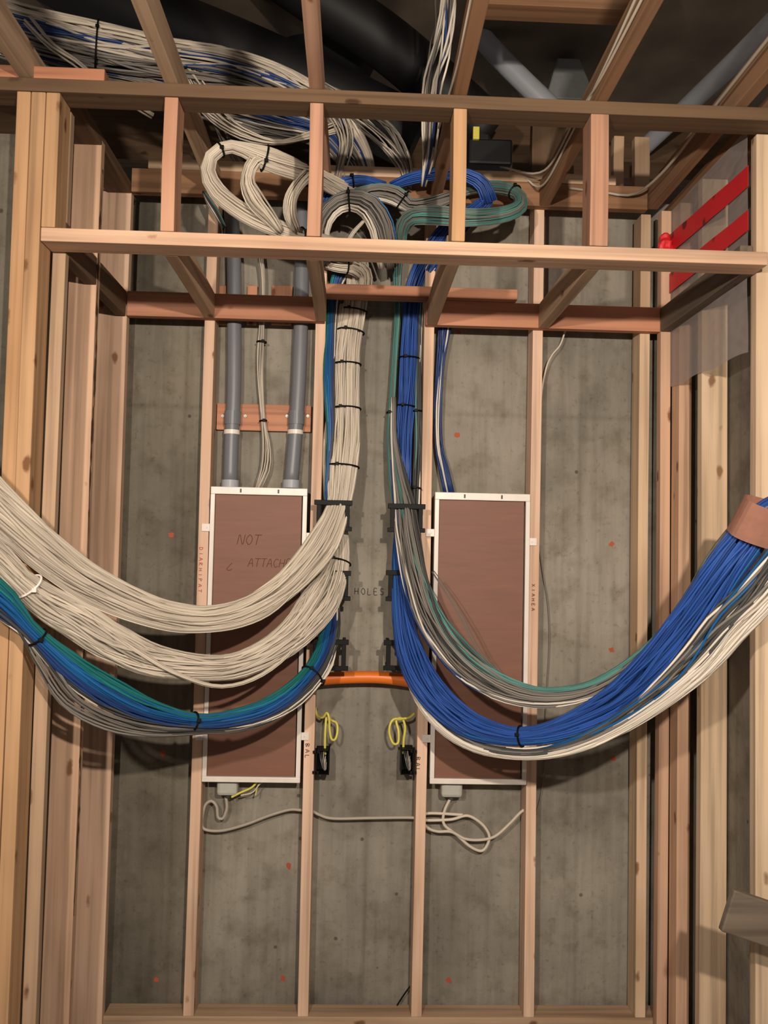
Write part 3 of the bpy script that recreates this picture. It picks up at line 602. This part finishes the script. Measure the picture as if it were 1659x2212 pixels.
# overhead runs
bundle('wide run of white cables crossing the ceiling at the upper left',
  [(-120, 0, -.30, 55), (40, 55, -.28, 48), (200, 95, -.22, 50), (350, 125, -.15, 46), (500, 150, -.05, 44), (620, 190, .02, 40), (720, 250, .06, 34), (780, 330, .05, 22), (800, 400, .0, 14)],
  [(64, 'white', -.35, 1, None), (14, 'deep', -.4, 0, 'blue cable'), (22, 'grey', -1, -.2, 'grey cable')], d=.0098, seed=61, wob=.22, ties=[(208, 92)], name='cable_run')
bundle('shaded run of blue and grey cables under the white run',
  [(-100, 60, -.25, 30), (60, 115, -.2, 30), (180, 150, -.16, 30), (330, 185, -.1, 34), (480, 235, -.03, 34), (600, 270, .03, 34), (700, 300, .06, 26), (760, 370, .03, 12)],
  [(28, 'deep', -.2, .9, 'blue cable'), (26, 'grey', -1, .2, 'grey cable'), (8, 'white', -.9, .9, 'white cable')], d=.0072, seed=62, wob=.2, name='cable_run')
bundle('single pale cables slanting under the overhead run', [(60, 45, -.4, 16), (110, 100, -.38, 12), (170, 140, -.34, 12), (225, 185, -.3, 8), (330, 250, -.2, 8)], [(4, 'white', -1, 1, None)], d=.008, seed=63, wob=.4, name='cable_run')
bundle('white cables looping low behind the upper beam', [(395, 150, -.12, 20), (450, 230, -.1, 26), (520, 285, -.08, 16), (600, 308, -.05, 6), (680, 290, .0, 10), (740, 270, .05, 14)], [(12, 'white', -1, 1, None)], d=.006, seed=64, wob=.3, name='cable_run')
bundle('fan of grey-white cables falling behind the pink upright', [(690, 200, .04, 18), (735, 260, .02, 20), (748, 310, .0, 16), (735, 370, -.03, 12), (728, 420, -.06, 10)], [(12, 'white', -1, 1, None), (6, 'grey', -1, 1, 'grey cable')], d=.006, seed=65, wob=.3, name='cable_run')
bundle('fan of grey-white cables curving down to the coil centre', [(690, 190, .05, 20), (780, 250, .04, 26), (840, 300, .02, 26), (875, 360, -.02, 18), (880, 410, -.06, 10)], [(14, 'white', -1, 1, None), (14, 'grey', -1, 1, 'grey cable')], d=.006, seed=66, wob=.3, name='cable_run')
bundle('thin brownish cables fraying down toward the white loop', [(430, 170, .06, 18), (470, 240, .05, 30), (520, 310, .03, 40), (560, 370, .02, 40)], [(16, 'grey', -1, 1, None)], d=.004, seed=67, wob=.3, name='cable_run')
bundle('white cables hanging from the top edge of the photo behind the upper beam',
  [(966, -40, -.45, 28), (962, 40, -.44, 26), (952, 110, -.42, 28), (934, 185, -.38, 22), (930, 270, -.30, 20), (925, 340, -.22, 14), (915, 400, -.15, 8)],
  [(7, 'bright', -1, 1, 'white cable'), (4, 'grey', -1, .2, 'grey cable'), (1, 'blue', 0, .2, 'blue cable')], d=.0078, seed=68, wob=.5, name='cable_run')

def wire(name, pts, r, mat, label, Y=None, n=60, world=False, cat='cable', parent=None):
    P = [Vector(p) for p in pts] if world else [at(p[0], p[1], p[2] if len(p) > 2 else Y) for p in pts]
    bm = bmesh.new(); tube(bm, [Vector(q) for q in spline([tuple(p) for p in P], n)], r, 8)
    o = put(name, bm, MAT[mat], parent, True)
    if parent is None: tag(o, label, cat)
    return o
wire('wire', [(1.187, -2.2, 3.05), (1.184, -1.4, 3.07), (1.186, -.9, 3.04), (1.186, -.5, 3.03), (1.18, -.12, 3.04), (1.12, .0, 3.15)], .004, 'bright', 'thin white cable stapled along the ceiling joist over the bark-edged upright', world=True)
wire('wire', [(1.182, -2.2, 3.03), (1.183, -1.5, 3.03), (1.182, -1.1, 3.02), (1.184, -.85, 3.025), (1.184, -.6, 3.05), (1.17, -.2, 3.06), (1.05, .0, 3.16)], .004, 'white', 'second thin cable beside the first on the same ceiling joist', world=True)
wire('wire', [(1.573, -2.0, 3.06), (1.57, -1.2, 3.05), (1.568, -.7, 3.04), (1.565, -.3, 3.03), (1.53, -.08, 3.04), (1.42, -.045, 3.06), (1.3, -.045, 3.07)], .005, 'white', 'white cable following the joist at the upper right and curling left', world=True)
wire('wire', [(.787, -2.2, 3.03), (.782, -1.6, 3.04), (.780, -1.1, 3.02), (.782, -.85, 3.03), (.77, -.5, 3.05)], .004, 'bright', 'white cable on the side of the ceiling joist over the third upright', world=True)
wire('wire', [(1222, 712), (1210, 745), (1192, 768), (1180, 795), (1170, 850), (1166, 930)], .0035, 'white', 'thin white cable bending out behind the right ledger', .06)
wire('wire', [(1165, 1180), (1172, 1235), (1183, 1300), (1187, 1380), (1182, 1480), (1178, 1560), (1177, 1640), (1170, 1710), (1158, 1760)], .0025, 'grey', 'thin pale wire hanging beside the fourth stud', .10)
wire('cable', [(488, 1722), (490, 1745), (482, 1767), (471, 1766), (468, 1742), (456, 1730), (442, 1742), (436, 1778), (444, 1792), (480, 1794), (530, 1781), (580, 1762), (625, 1749), (650, 1750), (672, 1751), (690, 1760), (720, 1768), (800, 1767), (880, 1766), (905, 1768)], .0058, 'white', 'white cable looping out of the left junction box and crossing the middle bay', .055, 120)
wire('cable', [(974, 1722), (960, 1752), (959, 1780), (985, 1802), (1015, 1828), (1040, 1838), (1054, 1822), (1056, 1802), (1040, 1779), (1010, 1762), (975, 1770), (925, 1772), (905, 1768), (925, 1757), (1000, 1760)], .0055, 'white', 'white cable looping out of the right junction box', .05, 110)
wire('cable', [(905, 1766), (924, 1788), (945, 1796), (975, 1797), (1005, 1812), (1040, 1814), (1070, 1806), (1100, 1780), (1128, 1752), (1150, 1745)], .0055, 'white', 'white cable running from the third stud to the fourth below the blank panel', .045, 80)
wire('cable', [(890, 2125), (872, 2150), (856, 2175), (836, 2206)], .0028, 'black', 'thin black wire near the floor beside the third stud', .08)
wire('cable', [(560, 1682), (545, 1700), (520, 1712), (500, 1722)], .004, 'yellow', 'short yellow wire from the scribbled panel box to the left junction box', .03)
wire('cable', [(575, 1684), (560, 1695), (545, 1712), (520, 1718)], .0025, 'white', 'thin pale wire beside the short yellow one', .03)
wire('cable', [(565, 1683), (556, 1700), (552, 1718)], .0025, 'yellow', 'thin yellow wire end hanging under the scribbled panel box', .035)

def switchbox(px0, py0, px1, py1, label, flip):
    a = at(px0, py1, 0); b = at(px1, py0, 0)
    t = empty('switch_box', ((a.x+b.x)/2, .03, a.z), label, 'switch box')
    x0, x1, z0, z1 = a.x, b.x, a.z, b.z; y0, y1 = -.012, .06; bm = bmesh.new(); th = .003
    box(bm, (x0, y0, z0), (x0+th, y1, z1)); box(bm, (x1-th, y0, z0), (x1, y1, z1)); box(bm, (x0, y0, z0), (x1, y1, z0+th)); box(bm, (x0, y0, z1-th), (x1, y1, z1)); box(bm, (x0, y1-th, z0), (x1, y1, z1))
    put('housing', bm, MAT['black'], t)
    for z in (z0+.008, z1-.008):
        bm = bmesh.new(); xs = x0 if not flip else x1; box(bm, (xs-.012, y0, z-.005), (xs+.012, y0+.006, z+.005), .001); put('nail_lug', bm, MAT['black'], t)
    cx = (x0+x1)/2
    for k in range(3):
        P = [Vector((cx-.012+k*.007, .02, z1-.004)), Vector((cx-.008+k*.006, -.008, z1-.03)), Vector((cx+.002+k*.004, -.014, z0+.025)), Vector((cx+.012-k*.003, -.006, z0+.016)), Vector((cx+.014-k*.002, .0, z0+.045+k*.01))]
        bm = bmesh.new(); tube(bm, [Vector(q) for q in spline([tuple(p) for p in P], 20)], .0015, 6); put('bare_wire', bm, MAT['steel' if k < 2 else 'white'], t, True)
switchbox(682, 1619, 712, 1672, 'black switch box with bare wires on the second wall stud', False)
switchbox(865, 1617, 893, 1672, 'black switch box with bare wires on the third wall stud', True)
wire('cable', [(681, 1528, .06), (685, 1545, .05), (697, 1550, .02), (706, 1540, .0), (711, 1552, -.005), (712, 1575, -.005), (716, 1596, -.005), (724, 1597, .0), (729, 1580, .01), (727, 1562, .02), (716, 1556, .03), (706, 1548, .03), (703, 1575, .02), (702, 1612, .02), (703, 1630, .03)], .0045, 'yellow', 'coil of yellow cable above the left switch box', n=90)
wire('cable', [(895, 1541, .05), (884, 1550, .03), (865, 1553, .01), (850, 1554, .0), (842, 1568, -.005), (842, 1588, -.005), (850, 1606, -.005), (860, 1604, .0), (861, 1580, .0), (856, 1556, .01), (868, 1552, .02), (875, 1570, .02), (872, 1600, .02), (871, 1628, .03)], .0045, 'yellow', 'coil of yellow cable above the right switch box', n=90)
def jbox(px0, py0, px1, py1, label):
    a = at(px0, py1, .02); b = at(px1, py0, .02)
    t = empty('junction_box', ((a.x+b.x)/2, .05, a.z), label, 'junction box')
    bm = bmesh.new(); box(bm, (a.x, .02, a.z), (b.x, .085, b.z), .012); put('housing', bm, MAT['box'], t)
    c = Vector(((a.x+b.x)/2, .05, a.z)); bm = bmesh.new(); tube(bm, [c+Vector((0, 0, .002)), c-Vector((0, 0, .012))], .010, 14); put('cable_clamp', bm, MAT['char'], t)
jbox(467, 1686, 513, 1720, 'pale grey junction box under the scribbled panel box')
jbox(953, 1690, 1000, 1724, 'pale grey junction box under the blank panel box')
c = at(726, 2199, .09); bm = bmesh.new(); bmesh.ops.create_icosphere(bm, subdivisions=2, radius=.014, matrix=Matrix.Translation(c) @ Matrix.Diagonal((1.4, 1, .8, 1)))
tag(put('plaster_lump', bm, MAT['enam'], smooth=True), 'small white lump at the foot of the concrete wall', 'debris')

# tan wrap round the right bundle
D0, D1 = at(1592, 1150, -.90), at(1640, 1050, -.955)
T = (D1-D0).normalized(); N_ = T.cross(Vector((0, 1, 0))).normalized(); yv = (Vector((0, 1, 0))-T*T.y).normalized()
bm = bmesh.new(); rings = []
cc = at(1650, 1172, -.905); c2 = at(1690, 1099, -.95)
for k, c in enumerate((cc, cc*.5+c2*.5, c2)):
    ring = []
    for j in range(32):
        a = 2*math.pi*j/32; ca, sa = math.cos(a), math.sin(a)
        f = (abs(ca)**3.2+abs(sa)**3.2)**(-1/3.2)
        ring.append(bm.verts.new(c+N_*ca*f*.100+yv*sa*f*.052))
    rings.append(ring)
for a, b in zip(rings, rings[1:]):
    for j in range(32): bm.faces.new((a[j], a[(j+1) % 32], b[(j+1) % 32], b[j]))
r = bmesh.ops.solidify(bm, geom=bm.faces[:], thickness=.004)
tag(put('cardboard_wrap', bm, MAT['tan'], smooth=False), 'tan wrap around the blue cable swag at the right edge', 'wrap')

# ------------------------------------------------------------------ things above the framing
def pipe(name, pts, r, mat, label, cat='pipe', sides=20, rib=False):
    P = [at(*p) for p in pts]; n = 160 if rib else 24
    S_ = [Vector(q) for q in spline([tuple(p) for p in P], n)]
    rs = [r*(1+.035*(i % 2)) for i in range(n)] if rib else None
    bm = bmesh.new(); tube(bm, S_, r, sides, rs=rs); tag(put(name, bm, MAT[mat], smooth=not rib), label, cat)
pipe('flexible_duct', [(60, -90, .3), (280, 20, .3), (500, 110, .3), (700, 200, .3), (900, 300, .32)], .13, 'duct', 'wide black flexible duct above the white cable run', 'duct')
pipe('flexible_duct', [(520, -120, .05), (680, -10, .1), (830, 90, .15), (960, 200, .2), (1060, 290, .25)], .105, 'duct', 'black flexible duct passing behind the pink ceiling joist', 'duct')
pipe('flexible_duct', [(330, -80, .6), (560, 10, .6), (800, 130, .6)], .14, 'duct', 'black duct between the other two, farther back', 'duct')
pipe('pipe', [(900, -90, .45), (1040, 80, .45), (1120, 165, .45), (1240, 280, .45)], .045, 'pvcl', 'grey pipe slanting down right behind the hanging white cables')
pipe('pipe', [(1720, 0, -.7), (1600, 120, -.3), (1500, 215, .1), (1390, 320, .5)], .036, 'pvcl', 'pale pipe running back at the upper right')
# sheet metal boot
bm = bmesh.new(); c = at(1222, 190, .6)
bmesh.ops.create_cone(bm, cap_ends=True, segments=4, radius1=.16, radius2=.07, depth=.22, matrix=Matrix.Translation(c) @ Matrix.Rotation(math.pi/4, 4, 'Z'))
bmesh.ops.bevel(bm, geom=bm.edges[:], offset=.005, segments=1, affect='EDGES')
tag(put('duct_boot', bm, MAT['metal']), 'dull metal flared boot under the dark subfloor', 'duct boot')
a = at(1012, 352, .15); b = at(1108, 300, .15)
t = empty('black_case', ((a.x+b.x)/2, .2, a.z), 'black housing with a small yellow tag behind the third upright', 'housing')
bm = bmesh.new(); box(bm, (a.x, .15, a.z), (b.x, .3, b.z), .01); box(bm, (a.x+.01, .16, b.z-.01), (a.x+.09, .28, b.z+.09), .012); put('housing', bm, MAT['duct'], t)
e = at(1030, 285, .14); bm = bmesh.new(); box(bm, (e.x-.015, .135, e.z-.03), (e.x+.01, .15, e.z+.02), .002); put('yellow_tag', bm, MAT['yellow'], t)
